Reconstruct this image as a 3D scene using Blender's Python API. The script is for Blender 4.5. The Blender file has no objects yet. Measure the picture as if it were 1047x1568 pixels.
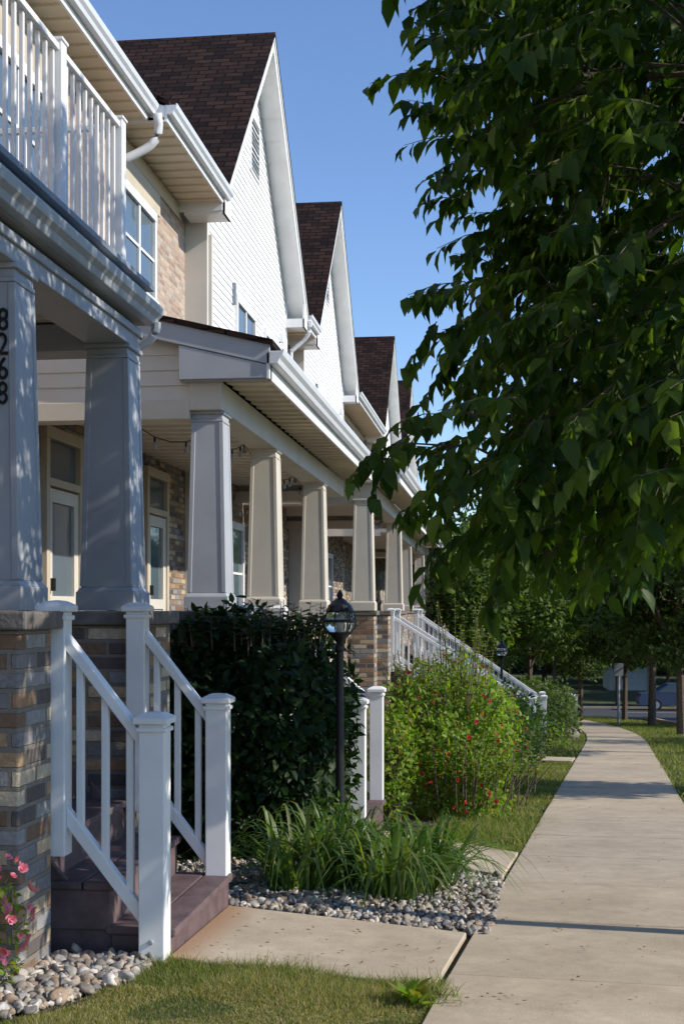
import bpy, math, random
import numpy as np
from mathutils import Vector
random.seed(7); rng=np.random.default_rng(7)
scene=bpy.context.scene
rad=math.radians
# ------------------------------------------------------------------ materials
MATS={}
def nt_new(name):
    m=bpy.data.materials.new(name); m.use_nodes=True
    nt=m.node_tree; nt.nodes.clear()
    out=nt.nodes.new('ShaderNodeOutputMaterial'); MATS[name]=m
    return m,nt,out
def N(nt,t,**kw):
    n=nt.nodes.new(t)
    for k,v in kw.items(): setattr(n,k,v)
    return n
def L(nt,a,b): nt.links.new(a,b)
def c4(c): return (c[0],c[1],c[2],1)
def ramp(nt,fac,stops,interp='LINEAR'):
    r=N(nt,'ShaderNodeValToRGB'); r.color_ramp.interpolation=interp
    e=r.color_ramp.elements
    e[0].position=stops[0][0]; e[0].color=c4(stops[0][1])
    e[1].position=stops[-1][0]; e[1].color=c4(stops[-1][1])
    for p,c in stops[1:-1]:
        x=e.new(p); x.color=c4(c)
    L(nt,fac,r.inputs[0]); return r.outputs[0]
def noise(nt,vec,scale,detail=4,rough=.55):
    n=N(nt,'ShaderNodeTexNoise'); n.inputs['Scale'].default_value=scale
    n.inputs['Detail'].default_value=detail; n.inputs['Roughness'].default_value=rough
    L(nt,vec,n.inputs['Vector']); return n.outputs[0]
def math_(nt,op,a,b=None):
    n=N(nt,'ShaderNodeMath',operation=op)
    for i,x in enumerate((a,b)):
        if x is None: continue
        if isinstance(x,(int,float)): n.inputs[i].default_value=x
        else: L(nt,x,n.inputs[i])
    return n.outputs[0]
def mixc(nt,fac,a,b,mode='MIX'):
    n=N(nt,'ShaderNodeMix',data_type='RGBA',blend_type=mode)
    for i,x in ((0,fac),(6,a),(7,b)):
        if isinstance(x,(int,float)): n.inputs[i].default_value=x
        elif isinstance(x,tuple): n.inputs[i].default_value=c4(x)
        else: L(nt,x,n.inputs[i])
    return n.outputs[2]
def bump(nt,h,strength,dist=.01):
    b=N(nt,'ShaderNodeBump'); b.inputs['Strength'].default_value=strength; b.inputs['Distance'].default_value=dist
    L(nt,h,b.inputs['Height']); return b.outputs[0]
def simple(name,col,rough=.6,var=.12,scale=6,bmp=0,bscale=60,metal=0,spec=.4):
    m,nt,out=nt_new(name)
    g=N(nt,'ShaderNodeNewGeometry'); p=g.outputs['Position']
    n=noise(nt,p,scale,3)
    lo=tuple(c*(1-var) for c in col); hi=tuple(min(1,c*(1+var)) for c in col)
    base=ramp(nt,n,[(.3,lo),(.7,hi)])
    b=N(nt,'ShaderNodeBsdfPrincipled'); L(nt,base,b.inputs['Base Color'])
    b.inputs['Roughness'].default_value=rough; b.inputs['Metallic'].default_value=metal
    b.inputs['Specular IOR Level'].default_value=spec
    if bmp: L(nt,bump(nt,noise(nt,p,bscale,3),bmp),b.inputs['Normal'])
    L(nt,b.outputs[0],out.inputs[0]); return m
def brickmat(name,w,h,cols,mortar,ms=.012,bmp=.8):
    m,nt,out=nt_new(name)
    g=N(nt,'ShaderNodeNewGeometry'); s=N(nt,'ShaderNodeSeparateXYZ'); L(nt,g.outputs['Position'],s.inputs[0])
    u=math_(nt,'ADD',math_(nt,'ADD',s.outputs[0],s.outputs[1]),100.0)
    v=math_(nt,'ADD',s.outputs[2],50.0)
    wn=noise(nt,g.outputs['Position'],14,3)
    u2=math_(nt,'ADD',u,math_(nt,'MULTIPLY',wn,.012)); v2=math_(nt,'ADD',v,math_(nt,'MULTIPLY',wn,.01))
    cb=N(nt,'ShaderNodeCombineXYZ'); L(nt,u2,cb.inputs[0]); L(nt,v2,cb.inputs[1])
    bt=N(nt,'ShaderNodeTexBrick'); L(nt,cb.outputs[0],bt.inputs['Vector'])
    bt.inputs['Scale'].default_value=1; bt.inputs['Brick Width'].default_value=w; bt.inputs['Row Height'].default_value=h
    bt.inputs['Mortar Size'].default_value=ms; bt.inputs['Mortar Smooth'].default_value=.3
    row=math_(nt,'FLOOR',math_(nt,'DIVIDE',v2,h))
    par=math_(nt,'FLOORED_MODULO',row,2.0)
    off=math_(nt,'MULTIPLY',math_(nt,'SUBTRACT',1.0,par),w*.5)
    col=math_(nt,'FLOOR',math_(nt,'DIVIDE',math_(nt,'ADD',u2,off),w))
    c2=N(nt,'ShaderNodeCombineXYZ'); L(nt,row,c2.inputs[0]); L(nt,col,c2.inputs[1])
    wn2=N(nt,'ShaderNodeTexWhiteNoise',noise_dimensions='2D'); L(nt,c2.outputs[0],wn2.inputs['Vector'])
    stops=[(i/len(cols),c) for i,c in enumerate(cols)]
    cc=ramp(nt,wn2.outputs[0],stops,'CONSTANT')
    cc=mixc(nt,.55,cc,ramp(nt,noise(nt,g.outputs['Position'],35,6,.7),[(.3,(.45,.45,.45)),(.7,(1.25,1.25,1.25))]),'MULTIPLY')
    base=mixc(nt,bt.outputs['Fac'],cc,mortar)
    b=N(nt,'ShaderNodeBsdfPrincipled'); L(nt,base,b.inputs['Base Color']); b.inputs['Roughness'].default_value=.85
    hh=math_(nt,'ADD',math_(nt,'SUBTRACT',1.0,bt.outputs['Fac']),math_(nt,'MULTIPLY',noise(nt,g.outputs['Position'],60,5),.5))
    hh=math_(nt,'ADD',hh,math_(nt,'MULTIPLY',wn2.outputs[0],.5))
    L(nt,bump(nt,hh,bmp,.012),b.inputs['Normal'])
    L(nt,b.outputs[0],out.inputs[0]); return m
def leafmat(name,cols,trans=.35,rough=.42,spec=.35):
    m,nt,out=nt_new(name)
    g=N(nt,'ShaderNodeNewGeometry')
    base=ramp(nt,g.outputs['Random Per Island'],[(i/(len(cols)-1),c) for i,c in enumerate(cols)])
    b=N(nt,'ShaderNodeBsdfPrincipled'); L(nt,base,b.inputs['Base Color']); b.inputs['Roughness'].default_value=rough
    b.inputs['Specular IOR Level'].default_value=spec
    t=N(nt,'ShaderNodeBsdfTranslucent'); L(nt,mixc(nt,1.0,base,(2.0,2.2,.6),'MULTIPLY'),t.inputs[0])
    mx=N(nt,'ShaderNodeMixShader'); mx.inputs[0].default_value=trans
    L(nt,b.outputs[0],mx.inputs[1]); L(nt,t.outputs[0],mx.inputs[2]); L(nt,mx.outputs[0],out.inputs[0]); return m
def islandmat(name,cols,rough=.7,bmp=0.3):
    m,nt,out=nt_new(name)
    g=N(nt,'ShaderNodeNewGeometry')
    base=ramp(nt,g.outputs['Random Per Island'],[(i/(len(cols)-1),c) for i,c in enumerate(cols)])
    n=noise(nt,g.outputs['Position'],70,5)
    base=mixc(nt,.5,base,ramp(nt,n,[(.3,(.6,.6,.6)),(.7,(1.2,1.2,1.2))]),'MULTIPLY')
    b=N(nt,'ShaderNodeBsdfPrincipled'); L(nt,base,b.inputs['Base Color']); b.inputs['Roughness'].default_value=rough
    L(nt,bump(nt,n,bmp),b.inputs['Normal'])
    L(nt,b.outputs[0],out.inputs[0]); return m

simple('white_paint',(.78,.78,.77),.45,.06,3)
simple('white_siding',(.90,.90,.89),.5,.04,2)
simple('cream_siding',(.66,.63,.56),.55,.05,2)
simple('white_gutter',(.70,.72,.74),.35,.05,2)
simple('gray_gutter',(.42,.45,.49),.35,.05,2)  # gutter white darkened to blue-gray: near porch's shade painted into the colour
simple('column_paint',(.62,.57,.48),.5,.06,2.5,.05,30)
simple('column_gray',(.41,.43,.46),.5,.08,2.5,.05,30)  # darker gray-blue copy of column_paint, shade on the porches baked into colour
simple('soffit_paint',(.78,.68,.52),.55,.06,3)
simple('ceiling_paint',(.80,.74,.64),.6,.05,2)
simple('tan_trim',(.54,.47,.36),.6,.07,3)
simple('gray_trim',(.22,.25,.29),.5,.06,3)
simple('door_paint',(.66,.62,.54),.45,.05,3)
simple('step_wood',(.125,.085,.085),.6,.3,9,.2,40)
simple('stone_cap',(.15,.135,.12),.8,.25,12,.5,50)
simple('black_metal',(.015,.015,.017),.35,.2,10)
simple('gray_metal',(.35,.36,.38),.45,.1,10)
simple('bark',(.10,.075,.055),.9,.45,18,.9,45)
simple('soil',(.055,.042,.032),.95,.4,15,.8,50)
simple('asphalt',(.055,.056,.06),.85,.2,3,.4,90)
simple('car_white',(.75,.75,.76),.25,.02,3)
simple('car_blue',(.06,.09,.15),.25,.05,3)
simple('tyre',(.02,.02,.02),.8,.1,3)
simple('dry_leaf',(.16,.09,.04),.8,.4,30)
brickmat('brick',.235,.078,[(.42,.28,.16),(.21,.13,.08),(.22,.21,.21),(.52,.40,.26),(.12,.10,.09),(.35,.21,.12),(.31,.30,.295),(.56,.46,.33)],(.21,.185,.155))
brickmat('upper_brick',.235,.078,[(.48,.35,.26),(.35,.24,.18),(.50,.41,.33),(.44,.30,.21),(.55,.43,.33),(.39,.31,.26)],(.46,.39,.32),.010,.7)
m,nt,out=nt_new('shingle')
g=N(nt,'ShaderNodeNewGeometry'); s=N(nt,'ShaderNodeSeparateXYZ'); L(nt,g.outputs['Position'],s.inputs[0])
cb=N(nt,'ShaderNodeCombineXYZ'); L(nt,s.outputs[0],cb.inputs[0]); L(nt,math_(nt,'MULTIPLY',s.outputs[2],1.414),cb.inputs[1])
bt=N(nt,'ShaderNodeTexBrick'); L(nt,cb.outputs[0],bt.inputs['Vector']); bt.inputs['Scale'].default_value=1
bt.inputs['Brick Width'].default_value=.31; bt.inputs['Row Height'].default_value=.15; bt.inputs['Mortar Size'].default_value=.014
bt.inputs['Color1'].default_value=(.052,.028,.021,1); bt.inputs['Color2'].default_value=(.016,.009,.008,1); bt.inputs['Mortar'].default_value=(.005,.004,.004,1)
bb=mixc(nt,.6,bt.outputs[0],ramp(nt,noise(nt,g.outputs['Position'],9,6,.7),[(.3,(.4,.4,.4)),(.7,(1.3,1.2,1.2))]),'MULTIPLY')
b=N(nt,'ShaderNodeBsdfPrincipled'); L(nt,bb,b.inputs['Base Color']); b.inputs['Roughness'].default_value=.95; b.inputs['Specular IOR Level'].default_value=.15
L(nt,bump(nt,math_(nt,'SUBTRACT',1.0,bt.outputs['Fac']),1,.02),b.inputs['Normal']); L(nt,b.outputs[0],out.inputs[0])
m,nt,out=nt_new('concrete')
g=N(nt,'ShaderNodeNewGeometry'); p=g.outputs['Position']
big=noise(nt,p,1.3,5,.6); fine=noise(nt,p,120,4,.7); mid=noise(nt,p,7,7,.7)
base=ramp(nt,big,[(.3,(.42,.345,.25)),(.7,(.56,.475,.36))])
base=mixc(nt,.65,base,ramp(nt,mid,[(.3,(.72,.70,.68)),(.7,(1.15,1.15,1.12))]),'MULTIPLY')
base=mixc(nt,.6,base,ramp(nt,fine,[(.3,(.72,.72,.72)),(.65,(1.15,1.15,1.15))]),'MULTIPLY')
vo=N(nt,'ShaderNodeTexVoronoi'); vo.inputs['Scale'].default_value=9; L(nt,p,vo.inputs['Vector'])
base=mixc(nt,ramp(nt,vo.outputs[0],[(.035,(.7,.7,.7)),(.06,(0,0,0))]),base,(.12,.09,.07))
# drip-edge dirt and rust stain near the steps
s=N(nt,'ShaderNodeSeparateXYZ'); L(nt,p,s.inputs[0])
rx=math_(nt,'SUBTRACT',math_(nt,'MULTIPLY',s.outputs[0],-1.0),1.22); rx=math_(nt,'ADD',rx,math_(nt,'MULTIPLY',mid,.12))
base=mixc(nt,ramp(nt,rx,[(.06,(0,0,0)),(.22,(.65,.65,.65))]),base,(.30,.13,.05))
isl=g.outputs['Random Per Island']
base=mixc(nt,1.0,base,ramp(nt,isl,[(0,(.84,.84,.86)),(1,(1.06,1.04,1.0))]),'MULTIPLY')
b=N(nt,'ShaderNodeBsdfPrincipled'); L(nt,base,b.inputs['Base Color']); b.inputs['Roughness'].default_value=.9
L(nt,bump(nt,fine,.45,.004),b.inputs['Normal']); L(nt,b.outputs[0],out.inputs[0])
m,nt,out=nt_new('lawn_ground')
g=N(nt,'ShaderNodeNewGeometry'); p=g.outputs['Position']
base=ramp(nt,noise(nt,p,.8,5,.6),[(.35,(.055,.075,.02)),(.6,(.09,.105,.035)),(.75,(.14,.125,.06))])
base=mixc(nt,.8,base,ramp(nt,noise(nt,p,60,5,.8),[(.35,(.3,.3,.3)),(.7,(1.4,1.4,1.3))]),'MULTIPLY')
b=N(nt,'ShaderNodeBsdfPrincipled'); L(nt,base,b.inputs['Base Color']); b.inputs['Roughness'].default_value=.95
L(nt,bump(nt,noise(nt,p,60,5,.8),1,.03),b.inputs['Normal']); L(nt,b.outputs[0],out.inputs[0])
m,nt,out=nt_new('window_glass')
b=N(nt,'ShaderNodeBsdfPrincipled'); b.inputs['Base Color'].default_value=(.10,.14,.17,1); b.inputs['Roughness'].default_value=.04
b.inputs['Specular IOR Level'].default_value=.9
g=N(nt,'ShaderNodeNewGeometry'); L(nt,bump(nt,noise(nt,g.outputs['Position'],1.5,2),.15,.02),b.inputs['Normal']); L(nt,b.outputs[0],out.inputs[0])
m,nt,out=nt_new('lantern_glass')
b=N(nt,'ShaderNodeBsdfPrincipled'); b.inputs['Base Color'].default_value=(.9,.92,.92,1); b.inputs['Roughness'].default_value=.08
b.inputs['Transmission Weight'].default_value=.9; b.inputs['IOR'].default_value=1.15; L(nt,b.outputs[0],out.inputs[0])
leafmat('tree_leaf',[(.022,.052,.008),(.036,.076,.012),(.055,.10,.014),(.10,.15,.022)],.44,.5,.25)
leafmat('far_leaf',[(.03,.058,.013),(.048,.082,.02),(.075,.112,.027)],.3,.6,.2)
leafmat('far_leaf_light',[(.06,.10,.022),(.09,.14,.032),(.12,.17,.045)],.35,.6,.2)
leafmat('shrub_leaf',[(.010,.026,.006),(.018,.042,.010),(.032,.065,.013)],.28,.5,.25)
leafmat('rose_leaf',[(.09,.16,.02),(.15,.25,.03),(.24,.33,.05),(.19,.13,.045)],.45,.5,.25)
leafmat('lily_leaf',[(.04,.09,.017),(.07,.14,.026),(.12,.18,.04),(.16,.18,.07)],.38)
leafmat('grass_blade',[(.09,.14,.028),(.13,.18,.04),(.18,.20,.06),(.30,.25,.12),(.10,.15,.03)],.35,.6,.2)
leafmat('dry_blade',[(.24,.21,.08),(.40,.33,.17),(.50,.41,.24),(.17,.18,.06)],.35,.6,.2)
leafmat('red_petal',[(.42,.015,.02),(.55,.04,.05),(.42,.03,.04)],.25)
leafmat('pink_petal',[(.60,.15,.28),(.75,.30,.42)],.3)
islandmat('gravel_stone',[(.06,.057,.054),(.23,.22,.21),(.38,.31,.23),(.10,.098,.10),(.56,.50,.42),(.15,.14,.13),(.36,.25,.16),(.66,.61,.54),(.20,.19,.195)])

# ------------------------------------------------------------------ mesh helpers
def link(ob,parent=None):
    scene.collection.objects.link(ob)
    if parent is not None: ob.parent=parent
    return ob
def empty(name):
    e=bpy.data.objects.new(name,None); e.empty_display_size=.2; return link(e)
import bmesh
class MB:
    def __init__(s): s.v=[]; s.f=[]; s.m=[]; s.names=[]
    def mi(s,n):
        if n not in s.names: s.names.append(n)
        return s.names.index(n)
    def prism(s,poly,axis,a,b,mat):
        n=len(poly); o=len(s.v); k=s.mi(mat)
        for t in (a,b):
            for p in poly:
                s.v.append((t,p[0],p[1]) if axis=='X' else (p[0],t,p[1]) if axis=='Y' else (p[0],p[1],t))
        s.f.append([o+i for i in range(n)]); s.m.append(k)
        s.f.append([o+n+i for i in range(n)][::-1]); s.m.append(k)
        for i in range(n):
            j=(i+1)%n; s.f.append([o+j,o+i,o+n+i,o+n+j]); s.m.append(k)
    def box(s,x0,x1,y0,y1,z0,z1,mat): s.prism([(x0,y0),(x1,y0),(x1,y1),(x0,y1)],'Z',z0,z1,mat)
    def loft(s,rings,mat,cap=True):
        k=s.mi(mat); o=len(s.v); n=len(rings[0])
        for r in rings: s.v.extend(r)
        for a in range(len(rings)-1):
            for i in range(n):
                j=(i+1)%n; s.f.append([o+a*n+i,o+a*n+j,o+(a+1)*n+j,o+(a+1)*n+i]); s.m.append(k)
        if cap:
            s.f.append([o+i for i in range(n)][::-1]); s.m.append(k)
            q=o+(len(rings)-1)*n; s.f.append([q+i for i in range(n)]); s.m.append(k)
    def taper(s,x,y,z0,z1,w0,w1,mat):
        r=lambda w,z:[(x-w/2,y-w/2,z),(x+w/2,y-w/2,z),(x+w/2,y+w/2,z),(x-w/2,y+w/2,z)]
        s.loft([r(w0,z0),r(w1,z1)],mat)
    def lathe(s,x,y,prof,mat,n=16):
        s.loft([[(x+r*math.cos(2*math.pi*i/n),y+r*math.sin(2*math.pi*i/n),z) for i in range(n)] for r,z in prof],mat)
    def tube(s,pts,rads,mat,n=6):
        P=[Vector(p) for p in pts]; rings=[]
        for i,p in enumerate(P):
            d=(P[min(i+1,len(P)-1)]-P[max(i-1,0)]).normalized()
            up=Vector((0,0,1)) if abs(d.z)<.9 else Vector((1,0,0))
            a=d.cross(up).normalized(); b=d.cross(a)
            rr=rads[i] if hasattr(rads,'__len__') else rads
            rings.append([tuple(p+a*rr*math.cos(2*math.pi*k/n)+b*rr*math.sin(2*math.pi*k/n)) for k in range(n)])
        s.loft(rings,mat)
    def build(s,name,parent=None,bevel=0,smooth=False):
        me=bpy.data.meshes.new(name); me.from_pydata(s.v,[],s.f)
        for n in s.names: me.materials.append(MATS[n])
        me.polygons.foreach_set('material_index',s.m)
        bm=bmesh.new(); bm.from_mesh(me); bmesh.ops.recalc_face_normals(bm,faces=bm.faces); bm.to_mesh(me); bm.free()
        if smooth: me.polygons.foreach_set('use_smooth',[True]*len(me.polygons))
        ob=bpy.data.objects.new(name,me); link(ob,parent)
        if bevel:
            md=ob.modifiers.new('bevel','BEVEL'); md.width=bevel; md.segments=2; md.limit_method='ANGLE'; md.angle_limit=rad(50)
        return ob
def np_mesh(name,V,polys,mat,parent=None,smooth=False):
    me=bpy.data.meshes.new(name)
    idx=np.concatenate([p.reshape(-1) for p in polys]).astype(np.int32)
    tot=np.concatenate([np.full(len(p),p.shape[1]) for p in polys]).astype(np.int32)
    st=np.concatenate([[0],np.cumsum(tot)[:-1]]).astype(np.int32)
    me.vertices.add(len(V)); me.vertices.foreach_set('co',V.astype(np.float32).reshape(-1))
    me.loops.add(len(idx)); me.loops.foreach_set('vertex_index',idx)
    me.polygons.add(len(tot)); me.polygons.foreach_set('loop_start',st); me.polygons.foreach_set('loop_total',tot)
    if smooth: me.polygons.foreach_set('use_smooth',np.ones(len(tot),bool))
    me.update(calc_edges=True); me.validate()
    me.materials.append(MATS[mat])
    ob=bpy.data.objects.new(name,me); link(ob,parent); return ob
def inst(name,tv,tf,P,D,Nn,S,mat,parent=None,smooth=False,W=None):
    tv=np.asarray(tv,float)
    D=D/np.linalg.norm(D,axis=1,keepdims=True)
    X=np.cross(D,Nn); X/=np.linalg.norm(X,axis=1,keepdims=True)+1e-9
    Z=np.cross(X,D)
    if W is None: W=S
    V=(P[:,None,:]+tv[None,:,0:1]*X[:,None,:]*W[:,None,None]+tv[None,:,1:2]*D[:,None,:]*S[:,None,None]+tv[None,:,2:3]*Z[:,None,:]*S[:,None,None])
    n=len(P); k=len(tv); off=(np.arange(n)*k)[:,None]
    polys=[]
    for size in (3,4):
        fs=[f for f in tf if len(f)==size]
        if fs:
            a=np.array(fs); polys.append((a[None,:,:]+off[:,:,None]).reshape(-1,size))
    return np_mesh(name,V.reshape(-1,3),polys,mat,parent,smooth)
LEAF_V=[(0,0,0),(-.24,.3,.05),(-.2,.65,.0),(0,1,-.16),(.24,.3,.05),(.2,.65,.0),(0,.32,-.01),(0,.67,-.05)]
LEAF_F=[(0,6,1),(6,7,2,1),(7,3,2),(0,4,6),(6,4,5,7),(7,5,3)]
SL_V=[(0,0,0),(-.28,.45,.06),(0,1,-.05),(.28,.45,.06)]; SL_F=[(0,2,1),(0,3,2)]
def rand_unit(n):
    v=rng.normal(size=(n,3)); return v/np.linalg.norm(v,axis=1,keepdims=True)
def snoise(P,f,seed):
    r=np.random.default_rng(seed); o=np.zeros(len(P))
    for k in range(6):
        d=r.normal(size=3); d/=np.linalg.norm(d); o+=np.sin(P@d*f*r.uniform(.7,1.6)+r.uniform(0,6.28))
    return o/2.4
# ------------------------------------------------------------------ terrain
def gz(x,y):
    y=np.asarray(y,float); x=np.asarray(x,float)
    a=-(1.22+.06*np.maximum(y,4.5))
    b=-4.82-1.2*(1-np.exp(-np.maximum(y-60,0)/20))
    z=np.where(y<60,a,b)
    t=np.clip((-.2-x)/1.2,0,1); t=t*t*(3-2*t)
    z=z+t*.06*np.clip((y-4)/2,0,1)*(y<62)
    return z
def gzf(x,y): return float(gz(x,y))
xs=np.unique(np.concatenate([np.linspace(-400,-40,13),np.linspace(-40,-4,13),np.linspace(-4,6,51),np.linspace(6,40,18),np.linspace(40,400,13)]))
ys=np.unique(np.concatenate([np.linspace(-200,-10,8),np.linspace(-10,4.5,10),np.linspace(4.5,62,116),np.linspace(62,150,45),np.linspace(150,900,16)]))
XX,YY=np.meshgrid(xs,ys); ZZ=gz(XX,YY)
V=np.stack([XX,YY,ZZ],-1).reshape(-1,3); nx=len(xs); ny=len(ys)
ii,jj=np.meshgrid(np.arange(nx-1),np.arange(ny-1)); q=(jj*nx+ii).reshape(-1)
np_mesh('ground',V,[np.stack([q,q+1,q+nx+1,q+nx],1)],'lawn_ground',smooth=True)
def sheet(name,polyfn_pts,mat,dz,parent=None):
    V=[];F=[]
    for i,(l,r) in enumerate(polyfn_pts):
        for k in range(5):
            t=k/4; x=l[0]*(1-t)+r[0]*t; y=l[1]*(1-t)+r[1]*t; V.append((x,y,gzf(x,y)+dz))
    for i in range(len(polyfn_pts)-1):
        for k in range(4): F.append((i*5+k,i*5+k+1,(i+1)*5+k+1,(i+1)*5+k))
    return np_mesh(name,np.array(V),[np.array(F)],mat,parent)
road=empty('road')
sheet('carriageway',[((6.1,y),(14.5,y)) for y in np.arange(-30,57,1.5)]+[((5.2,58),(15.5,58)),((4.0,60),(17,60)),((3,62),(19,62)),((2,63.1),(20,63.1))],'asphalt',.012,road)
sheet('cross_street',[((-60,y),(80,y)) for y in (63.1,65,67,69,71,73)],'asphalt',.016,road)
kb=MB()
for y in np.arange(-30,56,1.5):
    for xk in (5.95,14.5):
        r=[[(xk,yy,gzf(xk,yy)-.1),(xk+.15,yy,gzf(xk,yy)-.1),(xk+.15,yy,gzf(xk,yy)+.12),(xk,yy,gzf(xk,yy)+.12)] for yy in (y,y+1.495)]
        kb.loft(r,'concrete')
for x in np.arange(-60,80,3):
    kb.box(x,x+2.99,73.0,73.18,gzf(x,73)-.1,gzf(x,73)+.12,'concrete')
    if x<-1 or x>20: kb.box(x,x+2.99,62.85,63.03,gzf(x,63)-.1,gzf(x,63)+.12,'concrete')
kb.build('kerb',road)
mk=MB()
for x in np.arange(-60,80,6): 
    mk.loft([[(x,67.9,gzf(x,67.9)+.02),(x+3,67.9,gzf(x,67.9)+.02),(x+3,68.05,gzf(x,68.05)+.02),(x,68.05,gzf(x,68.05)+.02)],[(x,67.9,gzf(x,67.9)+.023),(x+3,67.9,gzf(x,67.9)+.023),(x+3,68.05,gzf(x,68.05)+.023),(x,68.05,gzf(x,68.05)+.023)]],'white_paint')
mk.build('road_marking',road)
def XL(y):
    if y<30: return -.286+.085*(y-4.76)
    t=y-30; return -.286+.085*25.24+.085*t-.0036*t*t
side=MB()
def slab(pts,mb,top=.028):
    n=len(pts); 
    mb.loft([[(x,y,gzf(x,y)-.08) for x,y in pts],[(x,y,gzf(x,y)+top-.006) for x,y in pts],
             [(x+(cx-x)*.008,y+(cy-y)*.008,gzf(x,y)+top) for x,y in pts for cx,cy in [(sum(p[0] for p in pts)/n,sum(p[1] for p in pts)/n)]]],'concrete')
y=5.5-1.35*8
while y<62:
    y1=y+1.335; W=1.38; h=.028+random.uniform(-.004,.004)
    slab([(XL(y),y+.0),(XL(y)+W,y-.085*W),(XL(y1)+W,y1-.085*W),(XL(y1),y1)],side,h)
    y+=1.35
side.build('sidewalk')
wk=MB()
slab([(-1.41,5.42),(XL(5.3)-.03,5.27),(XL(6.4)-.03,6.42),(-1.41,6.66)],wk,.03)
slab([(-1.0,9.2),(XL(8.5)-.03,8.45),(XL(9.8)-.03,9.65),(-1.0,10.6)],wk,.03)
slab([(.62,22.4),(XL(22)-.03,22.2),(XL(23.4)-.03,23.4),(.62,23.7)],wk,.03)
wk.build('front_walkway')
def in_bed1(x,y):
    lo=6.66+(x+1.41)*(-.195)+.03; hi=8.5+np.clip((-.2-x),0,2)*1.0
    return (x>-2.4)&(x<XL(8)+.02-.05*(8-y))&(y>lo)&(y<hi)
bed=empty('planting_bed')
sheet('bed_soil',[((-2.45,y),(min(XL(y)-.02,5),y)) for y in (6.72,7.2,7.8,8.4)],'soil',.006,bed)
sheet('bed_soil_shrub',[((-2.45,y),(-.95,y)) for y in (8.4,8.9,9.6)],'soil',.006,bed)
sheet('bed_soil_front',[((-3.2,y),(-1.47-.5*max(0,5.0-y),y)) for y in (4.2,4.6,5.0,5.4)],'soil',.006,bed)
sheet('bed_soil_rear',[((-2.0,y),(-.25+.06*(y-11),y)) for y in (11.3,12,13,14,15)],'soil',.006,bed)
bm=bmesh.new(); bmesh.ops.create_icosphere(bm,subdivisions=2,radius=.5); bm.verts.ensure_lookup_table()
SV=np.array([v.co[:] for v in bm.verts]); SF=[tuple(v.index for v in f.verts) for f in bm.faces]; bm.free()
def stones(name,fn,box,n,s0,s1,parent):
    x=rng.uniform(box[0],box[1],n); yv=rng.uniform(box[2],box[3],n); k=fn(x,yv); x=x[k]; yv=yv[k]; n=len(x)
    s=s0+(s1-s0)*rng.random(n)**1.8
    P=np.stack([x,yv,gz(x,yv)+.006+s*.2+rng.uniform(0,.016,n)],1)
    sel=rng.integers(0,6,n)
    for v in range(6):
        r=np.random.default_rng(v+50)
        T=SV.copy(); 
        for _ in range(7):
            d=r.normal(size=3); d/=np.linalg.norm(d); c=r.uniform(.2,.34); h=T@d; T=T-np.clip(h-c,0,1)[:,None]*d
        T=T*np.array([r.uniform(.7,1.1),r.uniform(.9,1.6),r.uniform(.5,.85)])*(1+r.normal(size=(len(T),1))*.035)
        kk=sel==v; m_=kk.sum()
        if m_==0: continue
        D=rand_unit(m_)*np.array([1,1,.5]); Nn=np.array([0,0,1.])+rand_unit(m_)*.7
        inst(name+'_%d'%v,T,SF,P[kk],D,Nn,s[kk],'gravel_stone',parent)
gravel=empty('gravel')
stones('bed_stones',in_bed1,(-2.4,0,6.4,8.6),7500,.022,.066,gravel)
stones('corner_stones',lambda x,y:(x<-1.47-.5*np.maximum(0,5.05-y)),(-2.7,-1.4,4.5,5.42),4200,.022,.08,gravel)

# ------------------------------------------------------------------ house parts
FZ=-.80
def window(mb,x,y0,y1,z0,z1,mull=1,horiz=True,trim='white_paint'):
    t=.09
    mb.box(x-.02,x+.055,y0-t,y1+t,z1,z1+t+.03,trim); mb.box(x-.02,x+.075,y0-t-.02,y1+t+.02,z0-t,z0,trim)
    mb.box(x-.02,x+.05,y0-t,y0,z0,z1,trim); mb.box(x-.02,x+.05,y1,y1+t,z0,z1,trim)
    mb.box(x-.02,x+.012,y0,y1,z0,z1,'window_glass')
    for i in range(1,mull+1):
        c=y0+(y1-y0)*i/(mull+1); mb.box(x+.012,x+.04,c-.03,c+.03,z0,z1,trim)
    if horiz:
        c=(z0+z1)/2; mb.box(x+.012,x+.03,y0,y1,c-.02,c+.02,trim)
def door(mb,x,y0,y1,z0,glass=True):
    z1=z0+2.05; t=.1
    mb.box(x-.02,x+.07,y0-t,y0,z0,z1+.5,'tan_trim'); mb.box(x-.02,x+.07,y1,y1+t,z0,z1+.5,'tan_trim')
    mb.box(x-.02,x+.07,y0,y1,z1+.02,z1+.10,'tan_trim'); mb.box(x-.02,x+.08,y0-t-.02,y1+t+.02,z1+.5,z1+.62,'tan_trim')
    mb.box(x-.02,x+.012,y0,y1,z1+.1,z1+.5,'window_glass')
    s=.13
    mb.box(x-.02,x+.045,y0,y0+s,z0,z1,'door_paint'); mb.box(x-.02,x+.045,y1-s,y1,z0,z1,'door_paint')
    mb.box(x-.02,x+.045,y0+s,y1-s,z1-.14,z1,'door_paint'); mb.box(x-.02,x+.045,y0+s,y1-s,z0,z0+.25,'door_paint')
    mb.box(x-.02,x+.045,y0+s,y1-s,z0+.82,z0+.95,'door_paint')
    mb.box(x-.02,x+.015,y0+s,y1-s,z0+.25,z0+.82,'door_paint')
    mb.box(x-.02,x+.012,y0+s,y1-s,z0+.95,z1-.14,'window_glass')
    mb.box(x+.045,x+.10,y0+.05,y0+.08,z0+1.0,z0+1.13,'black_metal')
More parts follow.
